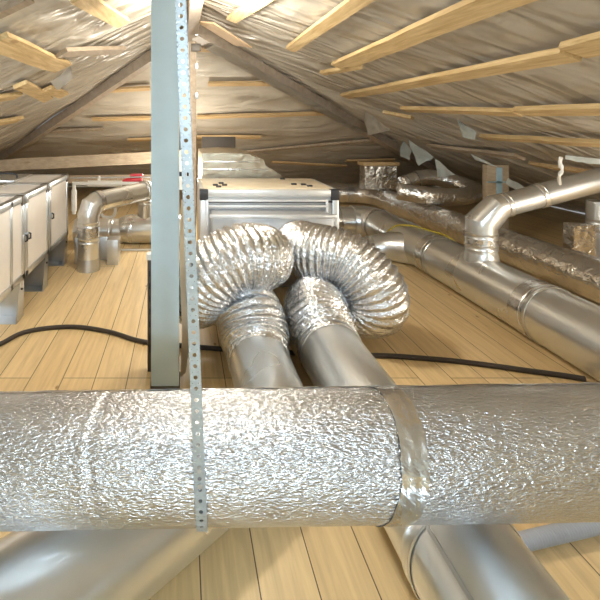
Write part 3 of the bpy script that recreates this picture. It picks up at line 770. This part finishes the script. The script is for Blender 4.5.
# ------------------------------------------------------------------ loose film scraps
def flap(corners, Y, label, seed, mat='flap', name='film_scrap', g='loose pale film scraps on the right'):
    """crumpled sheet; corners are (px,py,dY)"""
    c = [P(a, b, Y+dy) for a, b, dy in corners]
    if len(c) == 3: c.append((c[0]+c[2])/2)
    def fn(u, v):
        p = (c[0]*(1-u)+c[1]*u)*(1-v)+(c[3]*(1-u)+c[2]*u)*v
        return p+V((0.3, -1, 0.2))*0.03*noise.noise(p*6+V((seed, 0, 0)))+V((0, 1, 0.5))*0.015*noise.noise(p*15+V((0, seed, 0)))
    bm = grid(fn, 16, 16); bmesh.ops.solidify(bm, geom=bm.faces[:], thickness=0.002)
    return single(name, bm, mat, label, 'plastic film', g, 180)
flap([(409, 139, 0.2), (434, 157, 0), (418, 166, -0.1)], 5.3, 'pale torn film scrap hanging like a triangle near the far rafter end', 1)
flap([(434, 158, 0), (457, 175, 0), (438, 177, -0.1)], 5.2, 'pale film scrap just right of the far U-shaped duct top', 2)
flap([(458, 119, 0.1), (476, 132, 0), (474, 140, 0), (461, 137, -0.1)], 3.9, 'small pale film scrap at the left end of a thin batten', 3)
flap([(470, 153, 0), (484, 160, 0), (500, 168, 0), (476, 160, 0)], 4.6, 'pale film scrap resting against the top of the brown block', 4)
flap([(402, 140, 0.2), (412, 150, 0.1), (410, 160, 0), (400, 156, 0)], 5.6, 'narrow film scrap left of the triangular one', 5)
flap([(508, 178, 0), (530, 190, 0.1), (520, 192, 0), (505, 184, 0)], 4.6, 'pale film scrap poking above the branch pipe', 6)
flap([(364, 110, 0), (392, 130, 0), (367, 136, -0.1)], 5.3, 'beige film scrap draped over the right hip rafter', 7, 'film')
flap([(352, 86, 0.0), (398, 84, 0.0), (398, 90, 0), (372, 92, 0)], 4.6, 'thin pale film strip lapped over the splintered batten', 8)
flap([(50, 82, 0), (71, 66, 0), (73, 78, 0), (58, 90, 0)], 3.6, 'pale film scrap beside the end of the thick upper left batten', 9, 'film', g='loose film scraps on the left')
flap([(562, 155, 0), (610, 160, 0), (610, 166, 0), (562, 160, 0)], 3.05, 'pale folded film edge above the diagonal pipe at the right edge', 10)
single('tie_strip', tb(cat([P(561, 157, 3.1), P(560, 163, 3.1), P(562, 170, 3.1), P(559, 177, 3.1), P(560, 184, 3.3)], 4), [0.012, 0.014, 0.010, 0.012, 0.011, 0.012, 0.016, 0.010, 0.009, 0.012, 0.014, 0.01, 0.009, 0.012, 0.012, 0.01, 0.01], 8), 'white',
       'white twisted tie strip hanging onto the diagonal branch pipe', 'strap')

# ------------------------------------------------------------------ lamps
def lamp(name, loc, power, col, size=0.08):
    l = bpy.data.lights.new(name, 'POINT'); l.energy = power; l.color = col; l.shadow_soft_size = size
    o = bpy.data.objects.new(name, l); COL.objects.link(o); o.location = loc; return o
lamp('bulb_or_fill', (0.16, 2.75, 2.18), 50, (1.0, 0.93, 0.80), 0.12)  # ceiling bulb close to the ridge
lamp('work_light', (0.35, -2.6, 2.05), 100, (0.72, 0.87, 1.0), 0.12)
lamp('camera_side_lamp', (0.22, -0.8, 1.47), 15, (0.62, 0.81, 1.0), 0.10)
lamp('bulb_or_fill', (3.6, 1.4, 0.75), 60, (1.0, 0.93, 0.80), 0.12)  # added fill, low on the right and off-frame; lifts the far right
lamp('bulb_or_fill', (-2.2, 1.9, 1.15), 48, (0.86, 0.94, 1.0), 0.12)  # added fill, off-frame left, for the left slope and cabinets
lamp('bulb_or_fill', (-0.09, 5.6, 0.85), 40, (1.0, 0.93, 0.80), 0.06)  # added fill hidden behind the column to brighten the dark back

w = bpy.data.worlds.new('attic_air'); SC.world = w; w.use_nodes = True
w.node_tree.nodes['Background'].inputs[0].default_value = (0.8, 0.85, 0.9, 1); w.node_tree.nodes['Background'].inputs[1].default_value = 0.3

# ------------------------------------------------------------------ camera
cam = bpy.data.cameras.new('camera'); co = bpy.data.objects.new('camera', cam); COL.objects.link(co)
co.location = (0, 0, H); co.rotation_euler = (math.radians(90), 0, 0)
cam.sensor_width = 36; cam.lens = 36*F/600; cam.shift_x = (300-VX)/600; cam.shift_y = -(300-VY)/600; cam.clip_start = 0.02
SC.camera = co
SC.view_settings.view_transform = 'Standard'; SC.view_settings.look = 'None'; SC.view_settings.gamma = 1
SC.view_settings.use_curve_mapping = False; SC.view_settings.exposure = 0.55
